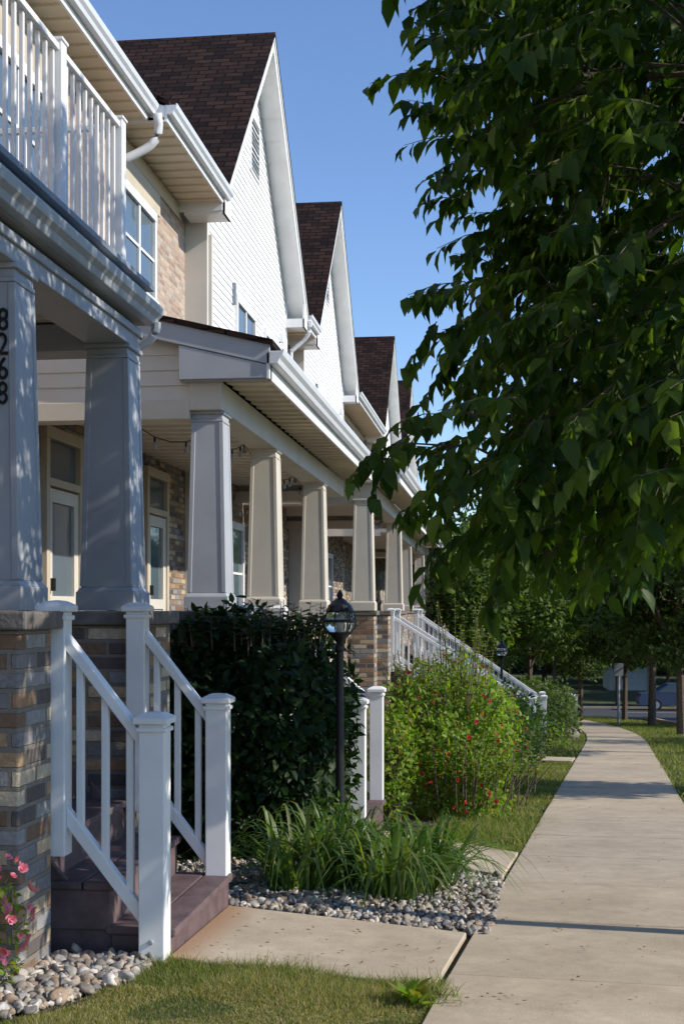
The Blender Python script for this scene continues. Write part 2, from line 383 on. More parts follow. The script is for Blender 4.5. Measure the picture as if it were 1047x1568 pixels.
def siding(mb,x,lo,hi,z0,z1,mat='white_siding',e=.115):
    k=mb.mi(mat); z=z0
    while z<z1-.005:
        zt=min(z+e,z1); a,b=lo(z),hi(z); c,d=lo(zt),hi(zt)
        if b-a<.02: break
        if d<c: c=d=(c+d)/2
        o=len(mb.v)
        mb.v+=[(x+.020,a,z),(x+.020,b,z),(x+.003,d,zt),(x+.003,c,zt),(x-.002,a,z),(x-.002,b,z)]
        mb.f+=[[o,o+1,o+2,o+3],[o+4,o+5,o+1,o]]; mb.m+=[k,k]
        z+=e
def siding_y(mb,y,x0,x1,z0,z1,mat='cream_siding',e=.13,topfn=None):
    z=z0; k=mb.mi(mat)
    while z<z1-.005:
        zt=min(z+e,z1); xr=x1
        if topfn: xr=min(x1,topfn(zt))
        if xr<=x0+.03: break
        o=len(mb.v)
        mb.v+=[(x0,y-.018,z),(xr,y-.018,z),(xr,y-.003,zt),(x0,y-.003,zt),(x0,y+.002,z),(xr,y+.002,z)]
        mb.f+=[[o,o+1,o+2,o+3],[o+4,o+5,o+1,o]]; mb.m+=[k,k]; z+=e
def gutter(mb,x,z,y0,y1,s=.12,mat='white_gutter'):
    P=[(x,z),(x+s*.6,z),(x+s*.72,z+s*.35),(x+s*.95,z+s*.6),(x+s*1.05,z+s*.95),(x+s*1.05,z+s*1.05),(x+s*.9,z+s*1.05),(x+s*.9,z+s*.9),(x,z+s*.9)]
    mb.prism(P,'Y',y0,y1,mat)
def soffit(mb,x0,x1,y0,y1,z,mat='soffit_paint',p=.3):
    y=y0
    while y<y1-.01:
        yt=min(y+p,y1)
        mb.prism([(y,z),(yt,z+.028),(yt,z+.04),(y,z+.04)],'X',x0,x1,mat); y+=p
def column(mb,x,y,z0=.0,z1=1.84,m='column_paint'):
    mb.box(x-.205,x+.205,y-.205,y+.205,z0,z0+.13,m)
    mb.taper(x,y,z0+.13,z0+.16,.40,.365,m)
    mb.taper(x,y,z0+.16,z1-.10,.355,.285,m)
    mb.box(x-.150,x+.150,y-.150,y+.150,z1-.10,z1-.075,m)
    mb.box(x-.143,x+.143,y-.143,y+.143,z1-.075,z1-.03,m)
    mb.box(x-.165,x+.165,y-.165,y+.165,z1-.03,z1,m)
    for sx in (-1,1):
        for sy in (-1,1):
            r=lambda w,z:[(x+sx*(w/2-.035),y+sy*(w/2-.035),z),(x+sx*(w/2+.007),y+sy*(w/2-.035),z),(x+sx*(w/2+.007),y+sy*(w/2+.007),z),(x+sx*(w/2-.035),y+sy*(w/2+.007),z)]
            mb.loft([r(.353,z0+.165),r(.285,z1-.103)],m)
XW=-4.6; XG=-4.3; EZ=5.80
def knee(mb,x0,x1,y0,y1,top=-.002,cap=True,g=None):
    gb=min(gzf(x1,y0),gzf(x1,y1))-.3
    mb.box(x0,x1,y0,y1,gb,top-.075,'brick')
    if cap: mb.box(x0-.045,x1+.045,y0-.045,y1+.045,top-.075,top,'stone_cap')
def porch_shed(parent,y0,y1,xc,cols,xw=XW,gray=0):
    fr=MB(); xo=xc+.62; zt=2.42; sl=.24
    top=lambda x: zt+(xo-x)*sl
    fr.box(xc-.15,xc+.15,y0+.12,y1-.12,1.84,2.10,'column_paint')
    fr.box(xw,xc-.15,y0+.12,y0+.38,1.76,1.93,'column_paint')
    fr.box(xw,xc-.15,y1-.38,y1-.12,1.76,1.93,'column_paint')
    cz=2.02
    soffit(fr,xw,xc-.15,y0+.38,y1-.38,cz,'ceiling_paint',.35)
    soffit(fr,xc+.15,xo-.03,y0+.03,y1-.03,2.11)
    fr.box(xo-.03,xo,y0+.0,y1,2.09,2.33,'white_paint')
    gutter(fr,xo,2.22,y0-.02,y1+.02,.13)
    for yy,sg in ((y0+.15,1),(y1-.15,-1)):
        fr.prism([(xw,1.93),(xc-.1,1.93),(xc-.1,top(xc-.1)-.13),(xw,top(xw)-.13)],'Y',yy,yy+.06*sg,'cream_siding')
    siding_y(fr,y0+.15,xw,xc-.1,1.93,3.2,'cream_siding',.14,lambda z:xo-(z+.13-zt)/sl)
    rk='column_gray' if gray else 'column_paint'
    for a,b in ((y0-.0,y0+.035),(y1-.035,y1)):
        fr.prism([(xo,top(xo)-.02),(xo,top(xo)-.2),(xw,top(xw)-.2),(xw,top(xw)-.02)],'Y',a,b,rk)
    fr.box(xc-.22,xo-.0,y0+.037,y0+.12,2.09,2.34,rk)
    fr.prism([(xc-.22,2.1),(xo-.005,2.1),(xo-.005,top(xo)-.205),(xc-.22,top(xc-.22)-.205)],'Y',y0+.006,y0+.036,rk)
    fr.build('porch_frame',parent,.006)
    rf=MB()
    rf.prism([(xo+.03,top(xo)-.03),(xo+.03,top(xo)+.02),(xw,top(xw)+.03),(xw,top(xw)-.02)],'Y',y0-.025,y1+.025,'shingle')
    rf.build('porch_roof',parent)
    cm=MB()
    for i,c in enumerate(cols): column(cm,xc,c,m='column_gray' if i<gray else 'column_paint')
    cm.build('porch_columns',parent,.005)
def porch_base(parent,segs,xc,y0,y1,xw=XW):
    kb=MB()
    for a,b in segs: knee(kb,xc-.2,xc+.19,a,b)
    kb.box(xw,xc-.2,y0,y1,FZ-.12,FZ,'step_wood')
    kb.box(xw+.1,xc-.25,y0+.02,y0+.2,-5 if y0>30 else -3,FZ-.12,'brick')
    kb.build('porch_base',parent,.008)
def main_wall(parent,y0,y1,wins=(),doors=(),lowmat='brick'):
    w=MB(); gb=-7
    w.box(XW-.3,XW,y0,y1,gb,2.75,'brick'); w.box(XW-.3,XW-.001,y0,y1,2.75,EZ,'upper_brick')
    for a in wins:
        window(w,XW,*a)
        w.box(XW-.01,XW+.05,a[0]-.18,a[1]+.25,a[3]+.125,a[3]+.42,'tan_trim')
    for a,b in doors: door(w,XW,a,b,FZ)
    w.build('walls',parent,.004)
def eave(parent,y0,y1,xe,end0=False):
    e=MB()
    soffit(e,XW-.01,xe-.03,y0,y1,EZ)
    e.box(xe-.03,xe,y0,y1,EZ-.02,EZ+.18,'white_paint')
    gutter(e,xe,EZ+.06,y0-.02,y1+.02,.12)
    e.box(XW,XW+.03,y0,y1,EZ-.2,EZ-.001,'tan_trim')
    for yy in (y0,y1-.03):
        e.prism([(XW,EZ-.015),(xe-.031,EZ-.015),(xe-.031,EZ+.17),(XW,EZ+.35)],'Y',yy,yy+.03,'white_paint')
    e.build('eave',parent,.004)
    r=MB(); t=EZ+.20; sl=4/8.
    r.prism([(xe+.03,t-.03),(xe+.03,t+.02),(-12.0,t+.02+8*sl),(-12.0,t-.03+8*sl)],'Y',y0-.02,y1+.02,'shingle')
    r.prism([(-12.0,t+.02+8*sl),(-12.0,t-.03+8*sl),(-20.0,t-.03),(-20.0,t+.02)],'Y',y0-.02,y1+.02,'shingle')
    r.build('main_roof',parent)
def gable(parent,yc,hw=3.95,zp=9.95,wins=True,wy=None,low='brick'):
    w=MB(); xo=-3.9; y0=yc-hw+.5; y1=yc+hw-.3
    apex=zp-.27
    w.prism([(y0,-7),(y1,-7),(y1,apex-(y1-yc)),(yc,apex),(y0,apex-(yc-y0))],'X',XG-.3,XG-.004,'cream_siding')
    w.box(XG-.004,XG+.012,y0,y1,-7,2.5,'brick')
    lo=lambda z:max(y0+.09,yc-(apex-z)); hi=lambda z:min(y1-.09,yc+(apex-z))
    siding(w,XG,lo,hi,2.5,apex)
    for a,b in ((y0,y0+.09),(y1-.09,y1)):
        w.box(XG,XG+.035,a,b,2.5,apex-hw+.45,'white_paint')
    w.box(XG-.3,XG+.03,y0-.03,y0,-.0,apex-hw+.4,'cream_siding')
    vz=7.55; w.box(XG,XG+.03,yc+.25-.36,yc+.25+.36,vz,vz+.05,'white_paint')
    w.box(XG,XG+.04,yc-.11-.05,yc-.11,vz,vz+.95,'white_paint'); w.box(XG,XG+.04,yc+.61,yc+.66,vz,vz+.95,'white_paint')
    w.box(XG,XG+.045,yc-.16,yc+.66,vz+.95,vz+1.02,'white_paint')
    for i in range(10):
        z=vz+.06+i*.09; w.prism([(XG+.005,z+.06),(XG+.035,z),(XG+.035,z+.012),(XG+.005,z+.075)],'Y',yc-.11,yc+.61,'gray_trim')
    for a,b in ((yc-1.35,yc+.1),(yc+1.2,yc+2.5)) if wy is None else wy:
        window(w,XG+.012,a,b,3.65,5.0,1,True)
    w.box(XG+.01,XG+.07,yc-1.62,yc-1.57,4.9,5.25,'gray_trim'); w.box(XG+.01,XG+.10,yc+2.75,yc+2.9,5.2,5.35,'white_paint')
    w.build('gable_wall',parent,.003)
    r=MB()
    for s in (-1,1):
        P=lambda d,dz:(yc+s*d,zp-d+dz)
        r.prism([P(0,.0),P(hw+.05,.0),P(hw+.05,-.07),P(0,-.07)],'X',-12.5,xo+.03,'shingle')
        r.prism([P(0.0,-.072),P(hw,-.072),P(hw,-.32),P(0.0,-.32)],'X',xo-.04,xo,'white_paint')
        r.prism([P(0.0,-.072),P(hw,-.072),P(hw,-.13),P(0.0,-.13)],'X',xo,xo+.022,'white_paint')
        d=0.0
        while d<hw-.01:
            e=min(d+.3,hw); r.prism([P(d,-.19),P(e,-.19),P(e,-.24),P(d,-.212)],'X',-4.6,xo-.04,'white_paint'); d+=.3
        ye=yc+s*hw; a,b=sorted((ye,ye-s*.42)); 
        r.box(XG-.2,xo-.002,a,b,zp-hw-.36,zp-hw-.19,'white_paint')
        r.prism([P(hw-.42,-.3),P(hw,-.3),P(hw,-.36),(yc+s*(hw-.42),zp-hw-.36)],'X',xo-.041,xo-.004,'white_paint')
        r.box(-9,xo-.04,ye-.015,ye+.015,zp-hw-.32,zp-hw-.075,'white_paint')
    r.build('gable_roof',parent,.003)
def downspout(mb,x,y,z0,z1,w=.07,mat='white_gutter'): mb.box(x,x+w,y-w/2,y+w/2,z0,z1,mat)
def curved_spout(mb,p0,p1,p2,p3,r=.045,mat='white_gutter'):
    pts=[]
    P=[Vector(p) for p in (p0,p1,p2,p3)]
    for i in range(9):
        t=i/8; pts.append(P[0]*(1-t)**3+P[1]*3*t*(1-t)**2+P[2]*3*t*t*(1-t)+P[3]*t**3)
    mb.tube(pts,r,mat,8)

# ---- unit A (nearest)
A=empty('brick_townhouse')
main_wall(A,-8,15.0,[(11.2,12.75,4.05,5.15),(7.5,9.5,2.9,5.1)],[(12.75,13.7)])
eave(A,-8,15.05,-4.15)
d=MB()
curved_spout(d,(-4.03,15.0,EZ+.06),(-4.0,15.15,EZ-.28),(-4.15,15.1,EZ-.3),(XW+.06,15.0,EZ-.52),.055); d.tube([(XW+.06,15.0,EZ-.5),(XW+.06,15.0,2.9)],.045,'white_gutter',8)
d.build('downspout',A,smooth=True)
f=MB(); xc=-2.7; ye=9.05
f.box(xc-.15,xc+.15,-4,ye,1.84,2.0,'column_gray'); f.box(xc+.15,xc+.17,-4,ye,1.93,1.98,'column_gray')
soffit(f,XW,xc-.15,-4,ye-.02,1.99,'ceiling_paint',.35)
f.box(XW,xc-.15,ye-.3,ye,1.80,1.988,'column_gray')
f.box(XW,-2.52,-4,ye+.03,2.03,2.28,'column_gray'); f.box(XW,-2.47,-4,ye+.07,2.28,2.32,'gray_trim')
gutter(f,-2.519,2.03,-4,ye+.05,.12,'gray_gutter')
curved_spout(f,(-2.44,ye+.0,2.05),(-2.44,ye+.02,1.93),(-2.5,ye+.0,1.92),(-2.6,ye-.02,1.86),.035,'gray_gutter')
f.build('porch_frame',A,.006)
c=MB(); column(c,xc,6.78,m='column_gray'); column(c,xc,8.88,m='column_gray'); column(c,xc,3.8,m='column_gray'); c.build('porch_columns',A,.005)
br=MB(); zt=3.44
br.box(xc-.035,xc+.035,-4,9.0,zt-.04,zt,'white_paint'); br.box(xc-.025,xc+.025,-4,9.0,2.42,2.47,'white_paint')
for yp in (8.97,7.7,6.45,5.2,3.9): br.box(xc-.05,xc+.05,yp-.05,yp+.05,2.32,zt+.02,'white_paint'); br.box(xc-.06,xc+.06,yp-.06,yp+.06,zt+.02,zt+.04,'white_paint')
y=3.0
while y<8.9:
    br.box(xc-.013,xc+.013,y-.013,y+.013,2.47,zt-.04,'white_paint'); y+=.125
br.box(XW,xc,8.95,9.0,zt-.04,zt-.001,'white_paint'); br.box(XW,xc,8.955,8.995,2.42,2.469,'white_paint')
x=XW+.1
while x<xc-.06: br.box(x-.013,x+.013,8.96,8.986,2.47,zt-.04,'white_paint'); x+=.125
br.build('balcony_railing',A,.004)
porch_base(A,[(6.8,11.4)],-2.7,1,11.5)
p=MB(); knee(p,-2.95,-1.90,4.98,5.36); knee(p,-2.85,-1.95,6.78,7.55); knee(p,-2.9,-1.95,9.0,9.4); 
p.build('porch_piers',A,.01)
for i,ch in enumerate('8268'):
    cu=bpy.data.curves.new('digit','FONT'); cu.body=ch; cu.size=.17; cu.extrude=.006; cu.align_x='CENTER'
    ob=bpy.data.objects.new('tmp',cu); scene.collection.objects.link(ob); bpy.context.view_layer.update()
    me=bpy.data.meshes.new_from_object(ob.evaluated_get(bpy.context.evaluated_depsgraph_get())); bpy.data.objects.remove(ob)
    me.materials.clear(); me.materials.append(MATS['black_metal'])
    o=bpy.data.objects.new('house_number_digit_%d'%(i+1),me); link(o,A)
    o.rotation_euler=(rad(90),0,0); o.scale=(.75,1,1); zz=1.48-i*.13
    o.location=(-2.612,6.78-(.1775-.035*(zz-.1)/1.58)-.010,zz)

# ---- unit B
B=empty('brick_townhouse')
main_wall(B,15.0,18.8,[(15.45,16.85,4.1,5.15)],[(16.5,17.4)])
eave(B,15.07,18.35,-3.93)
gable(B,22.15)
bw=MB(); door(bw,XG+.012,22.3,23.3,FZ); window(bw,XG+.012,19.6,21.2,-.1,1.3,1); 
downspout(bw,XG+.02,18.75,2.5,EZ-.3,.07,'cream_siding')
curved_spout(bw,(-3.85,26.05,5.85),(-3.85,26.2,5.5),(-4.0,26.2,5.5),(XG+.05,26.15,5.25)); bw.tube([(XG+.05,26.15,5.3),(XG+.05,26.15,2.6)],.04,'white_gutter',8)
bw.build('ground_floor_openings',B,.004)
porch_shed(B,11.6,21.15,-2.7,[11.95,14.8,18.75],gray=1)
porch_base(B,[(11.45,21.2)],-2.7,11.5,21.3)
p=MB(); knee(p,-2.9,-1.95,11.2,11.6); p.build('porch_piers',B,.01)
# ---- unit C
C=empty('brick_townhouse')
main_wall(C,25.5,42.9,[(36.2,37.6,4.1,5.15),(40,41.4,4.1,5.15)],[(36.6,37.5)])
eave(C,26.15,27.5,-3.93); gable(C,31.5); eave(C,35.5,43.2,-3.93)
cw=MB(); door(cw,XG+.012,29,29.95,FZ); window(cw,XG+.012,31,32.6,-.1,1.3,1); cw.build('ground_floor_openings',C,.004)
porch_shed(C,21.3,28.1,-2.28,[21.5,27.6])
porch_base(C,[(21.35,22.2),(24.0,28.2)],-2.28,21.4,28.2)
p=MB(); knee(p,-2.5,-1.9,21.85,22.3); knee(p,-2.5,-1.9,23.95,24.4); p.build('porch_piers',C,.01)
porch_shed(C,30.5,43.2,-2.7,[32.5,36.8,42.8]); porch_base(C,[(30.5,43.2)],-2.7,30.5,43.2)
# ---- unit D
Dn=empty('brick_townhouse')
main_wall(Dn,42.9,59.9,[],[])
gable(Dn,47.2); eave(Dn,51.2,52.3,-3.93); gable(Dn,56.3)
dw=MB(); door(dw,XG+.012,45,45.95,FZ); window(dw,XG+.012,47,48.6,-.1,1.3,1); door(dw,XG+.012,54,54.95,FZ); dw.build('ground_floor_openings',Dn,.004)
porch_shed(Dn,43.5,59.5,-2.6,[44.2,51,59]); porch_base(Dn,[(43.5,59.5)],-2.6,43.5,59.5)
for h,a,b in ((A,-8,15),(B,15,26.2),(C,26.2,43),(Dn,43,60)):
    bk=MB(); bk.box(-20,-19.7,a,b,-7,EZ+.2,'cream_siding')
    for e in ([a] if h is A else [])+([b] if h is Dn else []):
        bk.prism([(-19.7,-7),(XW-.3,-7),(XW-.3,EZ+.1),(-12,EZ+4.1),(-19.7,EZ+.2)],'Y',e-.1 if e==b else e,e if e==b else e+.1,'cream_siding')
    bk.build('rear_walls',h)
# ------------------------------------------------------------------ stairs
def newel(mb,x,y,z0,z1,w=.118):
    m='white_paint'
    mb.box(x-w/2,x+w/2,y-w/2,y+w/2,z0,z1-.05,m); e=w/2+.020
    mb.box(x-e,x+e,y-e,y+e,z1-.05,z1-.022,m)
    mb.loft([[(x-e*k,y-e*k,z),(x+e*k,y-e*k,z),(x+e*k,y+e*k,z),(x-e*k,y+e*k,z)] for k,z in ((.96,z1-.022),(.5,z1-.004),(.1,z1))],m)
    mb.box(x-w/2-.01,x+w/2+.01,y-w/2-.01,y+w/2+.01,z1-.085,z1-.065,m)
def stairs(yn,yf,xl,g,lift=0.0,xu=-1.9):
    S=empty('porch_stairs')
    tl=g+1.13+lift; mb=MB()
    for i,y in enumerate((yn,yf)):
        newel(mb,xl,y,g-.05 if i==0 else g+.15,tl,.112); newel(mb,xu,y,-1.05,.045,.10)
        x0,x1=xu+.05,xl-.05; zu=-.10; zl=tl-.09; sl=(zl-zu)/(x1-x0)
        for (dz,h,hw_) in ((0,.07,.035),(-.74,.085,.025)):
            mb.prism([(x0,zu+dz),(x1,zl+dz),(x1,zl+dz-h),(x0,zu+dz-h)],'Y',y-hw_,y+hw_,'white_paint')
        n=max(3,int(round((x1-x0)/.10)))
        for k in range(n):
            x=x0+(x1-x0)*(k+.5)/n; z=zu+sl*(x-x0); mb.box(x-.016,x+.016,y-.016,y+.016,z-.76,z-.05,'white_paint')
    for zz in (g+.09,g+.16): mb.prism([(xl+.012*math.cos(a*math.pi/4),zz+.012*math.sin(a*math.pi/4)) for a in range(8)],'Y',yn-.067,yn-.056,'gray_metal')
    mb.build('stair_railing',S,.005)
    st=MB(); n=max(1,round((FZ-g)/.185)); rz=(FZ-g)/n
    for i in range(n):
        xo=xl+.075-i*.275; z=g+rz*(i+1)
        st.box(xo-.31,xo-.145,yn+.065,yf+.02,z-.035,z,'step_wood'); st.box(xo-.138,xo,yn+.065,yf+.02,z-.035,z,'step_wood')
        st.box(xo-.29,xo-.02,yn+.075,yf+.01,(g-.1) if i<1 else z-rz-.02,z-.036,'step_wood')
    for y in (yn+.09,yf-.02):
        st.prism([(xl-.15,g-.05),(xl-.15,g+.1),(xu-.25,FZ-.1),(xu-.25,g-.05)],'Y',y,y+.03,'step_wood')
    st.build('steps',S,.006); return S
stairs(5.43,6.68,-1.47,-1.56)
stairs(9.62,11.05,-1.06,-1.80,.03)
stairs(22.4,23.75,.5,-2.58)
stairs(29.0,30.3,.9,-2.98)

# ------------------------------------------------------------------ lamp posts
def lamp(x,y,top,g,k=1.0):
    E=empty('lamp_post'); b=MB(); T_=lambda d: top-d*k
    b.lathe(x,y,[(.075,g),(.075,g+.04),(.045,g+.09),(.035,g+.25),(.029,g+.3),(.025,T_(.42)),(.036*k,T_(.40)),(.036*k,T_(.37)),(.026*k,T_(.35)),(.055*k,T_(.31)),(.085*k,T_(.28)),(.088*k,T_(.27))],'black_metal')
    b.lathe(x,y,[(.100*k,T_(.125)),(.105*k,T_(.115)),(.085*k,T_(.075)),(.055*k,T_(.045)),(.03*k,T_(.025)),(.018*k,T_(.02)),(.026*k,T_(0)),(.016*k,T_(-.02)),(.003,T_(-.04))],'black_metal')
    for q in range(6):
        a=q*math.pi/3+.3; c_,s_=math.cos(a),math.sin(a)
        b.tube([(x+c_*r*k,y+s_*r*k,T_(z)) for r,z in ((.08,.275),(.110,.24),(.12,.19),(.098,.125))],.004,'black_metal',5)
    b.lathe(x,y,[(.120*k,T_(.2)),(.123*k,T_(.195)),(.123*k,T_(.185)),(.120*k,T_(.18))],'black_metal')
    b.build('post',E,smooth=False)
    gl=MB(); gl.lathe(x,y,[(.075*k,T_(.27)),(.104*k,T_(.24)),(.114*k,T_(.19)),(.094*k,T_(.125))],'lantern_glass',20); gl.build('glass',E,smooth=True)
    bu=MB(); bu.lathe(x,y,[(.02,T_(.275)),(.02,T_(.22)),(.033,T_(.19)),(.02,T_(.155)),(.004,T_(.15))],'white_paint',12); bu.build('bulb',E,smooth=True)
lamp(-1.04,8.36,.10,-1.70,.88)
lamp(-.02,26.2,-.62,-2.75)
sl=empty('string_lights'); m_=MB()
paths=[[(-2.92,12.2,1.98),(-2.95,14.8,1.93),(-2.95,18.5,1.95),(-2.92,20.8,1.98)],[(-3.6,12.1,1.9),(-2.95,13.3,1.9)],[(-2.5,21.7,1.98),(-2.5,24.2,1.95),(-2.5,27.4,1.97)]]
for P in paths:
    for a,b_ in zip(P[:-1],P[1:]):
        a=Vector(a); b_=Vector(b_); n=max(3,int((b_-a).length/.22)); pts=[]
        for i in range(n+1):
            t=i/n; q_=a.lerp(b_,t); q_.z-=.22*4*t*(1-t); pts.append(q_)
        m_.tube(pts,.006,'black_metal',4)
        for q_ in pts[::2]:
            m_.tube([q_,q_-Vector((0,0,.05))],.012,'black_metal',5); m_.lathe(q_.x,q_.y,[(.008,q_.z-.05),(.028,q_.z-.08),(.022,q_.z-.11),(.004,q_.z-.125)],'gray_metal',8)
m_.build('wire',sl)

# ------------------------------------------------------------------ vegetation
def shrub(name,c,r,n,size,mat,ex=3.0,seed=1,lumps=.12,inner=.45,droop=.3,tmpl=None):
    E=empty(name)
    u=rand_unit(n); f=(np.abs(u)**ex).sum(1)**(-1/ex); s=u*f[:,None]
    k=1+lumps*snoise(u,5,seed)+.06*snoise(u,13,seed+1)
    dep=1-rng.random(n)**1.6*inner
    P=np.array(c)+s*(k*dep)[:,None]*np.array(r)
    Nn=u*np.array([1,1,1])+rand_unit(n)*.7+np.array([0,0,.5]); Dd=rand_unit(n)+u*.6+np.array([0,0,-droop])
    tv,tf=tmpl or (LEAF_V,LEAF_F)
    inst('leaves',tv,tf,P,Dd,Nn,size*rng.uniform(.6,1.25,n),mat,E)
    st=MB(); g=gzf(c[0],c[1])
    for i in range(14):
        a=rng.uniform(0,6.28); q=rng.uniform(.3,.85)
        st.tube([(c[0]+.1*math.cos(a),c[1]+.1*math.sin(a),g-.05),(c[0]+r[0]*.5*q*math.cos(a),c[1]+r[1]*.5*q*math.sin(a),c[2]-r[2]*.2),(c[0]+r[0]*q*math.cos(a),c[1]+r[1]*q*math.sin(a),c[2]+r[2]*.6)],[.016,.011,.005],'bark',5)
    st.build('stems',E); return E
def shoots(E,c,r,n,size,mat,hmin,hmax,leaves=14,spread=.25):
    P=[];D_=[];Nn=[];S=[]; st=MB()
    for i in range(n):
        a=rng.uniform(0,6.28); q=math.sqrt(rng.random())
        b=np.array([c[0]+r[0]*q*math.cos(a),c[1]+r[1]*q*math.sin(a),c[2]]); h=rng.uniform(hmin,hmax)
        lean=np.array([math.cos(a)*spread*rng.random()*h,math.sin(a)*spread*rng.random()*h,h])
        st.tube([tuple(b-lean*.6),tuple(b+lean*.4),tuple(b+lean)],[.006,.004,.002],'bark',4)
        for k in range(leaves):
            t=.1+.9*k/leaves; al=k*2.4
            P.append(b+lean*t); D_.append([math.cos(al),math.sin(al),.35]); Nn.append([rng.normal()*.3,rng.normal()*.3,1]); S.append(size*rng.uniform(.7,1.1)*(1.15-t*.5))
    inst('shoot_leaves',LEAF_V,LEAF_F,np.array(P),np.array(D_),np.array(Nn),np.array(S),mat,E); st.build('shoots',E)
ds=shrub('dark_shrub',(-1.72,8.95,-.94),(.64,.60,.86),14000,.085,'shrub_leaf',3.2,3,.11,.4)
shoots(ds,(-1.72,8.95,-.18),(.56,.5),80,.075,'shrub_leaf',.06,.26,10)
rb=shrub('rose_bush',(-.52,12.3,-1.28),(.66,.72,.76),12000,.058,'rose_leaf',2.3,11,.22,.5)
shoots(rb,(-.52,12.3,-.78),(.55,.5),60,.055,'rose_leaf',.12,.45,14,.4)
shoots(rb,(-.38,12.3,-.5),(.25,.3),14,.06,'rose_leaf',.3,.66,16,.3)
shoots(rb,(-.35,12.0,-1.5),(.75,.5),80,.06,'rose_leaf',.1,.5,14,.9)
PET_V=[(0,0,0),(-.45,.4,.12),(-.3,.9,.25),(.3,.9,.25),(.45,.4,.12)]; PET_F=[(0,1,2),(0,2,3),(0,3,4)]
def flowers(E,c,r,n,size,mat,face=None,name='flowers'):
    u=rand_unit(n*3); 
    if face is not None: u=u[(u@np.array(face))>.0]
    u=u[:n]; n=len(u); C_=np.array(c)+u*np.array(r)*rng.uniform(.85,1.08,(n,1))
    P=[];D_=[];Nn=[];S=[]
    for i in range(n):
        ax=u[i]+rng.normal(size=3)*.5; ax/=np.linalg.norm(ax)
        t=np.cross(ax,[0,0,1.01]); t/=np.linalg.norm(t)+1e-6; b=np.cross(ax,t)
        sc=size*rng.uniform(.5,1.2)
        for k in range(9):
            al=k*2*math.pi/5+(.5 if k>4 else 0); P.append(C_[i]); D_.append(t*math.cos(al)+b*math.sin(al)+ax*(.3 if k<5 else 1.0)); Nn.append(ax); S.append(sc*(1 if k<5 else .75))
    inst(name,PET_V,PET_F,np.array(P),np.array(D_),np.array(Nn),np.array(S),mat,E)
flowers(rb,(-.52,12.3,-1.18),(.70,.76,.74),90,.022,'red_petal',(.3,-.8,.3))
flowers(rb,(-.55,11.5,-1.75),(.5,.3,.3),10,.026,'red_petal',(.3,-.8,.3),'low_flowers')
shrub('low_shrub',(-1.0,11.6,-1.35),(.22,.3,.5),2000,.06,'rose_leaf',2.2,5,.2,.6)
shrub('low_shrub',(.12,21.4,-2.1),(.5,.8,.75),4000,.09,'shrub_leaf',2.3,8,.15,.5)
shrub('low_shrub',(-.35,15.8,-1.65),(.7,1.2,.7),5000,.075,'rose_leaf',2.3,9,.2,.5)
shrub('low_shrub',(-.5,18.5,-1.8),(.8,1.2,.75),4000,.08,'shrub_leaf',2.3,19,.2,.5)
shrub('low_shrub',(.2,27.5,-2.5),(.9,1.6,.7),4000,.10,'rose_leaf',2.3,20,.2,.5)
shrub('low_shrub',(1.0,34,-2.8),(.9,1.8,.75),4000,.12,'far_leaf',2.3,21,.2,.5)
shrub('low_shrub',(1.0,41,-3.0),(1.2,2,.9),4000,.14,'far_leaf_light',2.3,22,.2,.5)
shrub('low_shrub',(-1.05,7.95,-1.42),(.22,.15,.26),900,.05,'lily_leaf',2.2,25,.25,.6)
def blades(name,cs,n,lmin,lmax,w,mat,rad_=.14,E=None,seg=8):
    E=E or empty(name)
    tot=n*len(cs); cen=np.repeat(np.array(cs),n,axis=0)
    a=rng.uniform(0,2*np.pi,tot); q=np.sqrt(rng.random(tot))*rad_
    base=np.stack([cen[:,0]+q*np.cos(a),cen[:,1]+q*np.sin(a)],1); bz=gz(base[:,0],base[:,1])
    Lh=rng.uniform(lmin,lmax,tot); a2=a+rng.normal(size=tot)*.6; reach=Lh*rng.uniform(.2,.95,tot); hh=Lh*rng.uniform(.6,1.0,tot)
    t=np.linspace(0,1,seg)[None,:]
    hx=base[:,0:1]+np.cos(a2)[:,None]*reach[:,None]*t**1.2; hy=base[:,1:2]+np.sin(a2)[:,None]*reach[:,None]*t**1.2
    hz=bz[:,None]+hh[:,None]*(1.9*t-(1.0+ .8*(reach/Lh))[:,None]*t**2.2)
    hz=np.maximum(hz,bz[:,None]+.02)
    ww=w*rng.uniform(.6,1.25,tot)[:,None]*(1-t**2.2)*np.minimum(1,.5+2*t)+.0006
    sx=-np.sin(a2)[:,None]*ww; sy=np.cos(a2)[:,None]*ww
    V=np.stack([np.stack([hx-sx,hy-sy,hz],-1),np.stack([hx,hy,hz-ww*.35],-1),np.stack([hx+sx,hy+sy,hz],-1)],2)
    V=V.reshape(-1,3); off=(np.arange(tot)*seg*3)[:,None]
    F=[]
    for i in range(seg-1):
        for k in range(2): F.append([i*3+k,i*3+k+1,(i+1)*3+k+1,(i+1)*3+k])
    F=np.array(F); polys=[(F[None]+off[:,:,None]).reshape(-1,4)]
    np_mesh('leaves',V,polys,mat,E); return E
blades('daylily_plant',[(-1.0,7.55),(-.92,7.9),(-1.16,7.32)],110,.40,.72,.013,'lily_leaf')
blades('daylily_plant',[(-.52,7.6),(-.42,7.9),(-.62,7.32)],110,.40,.70,.013,'lily_leaf')
pf=empty('pink_flower_plant')
P0=rand_unit(240)*np.array([.09,.12,.20])+np.array([-1.93,4.86,-1.26]); inst('leaves',LEAF_V,LEAF_F,P0,rand_unit(240),rand_unit(240)+np.array([0,0,1]),rng.uniform(.02,.04,240),'rose_leaf',pf)
flowers(pf,(-1.89,4.84,-1.14),(.09,.12,.2),30,.026,'pink_petal')

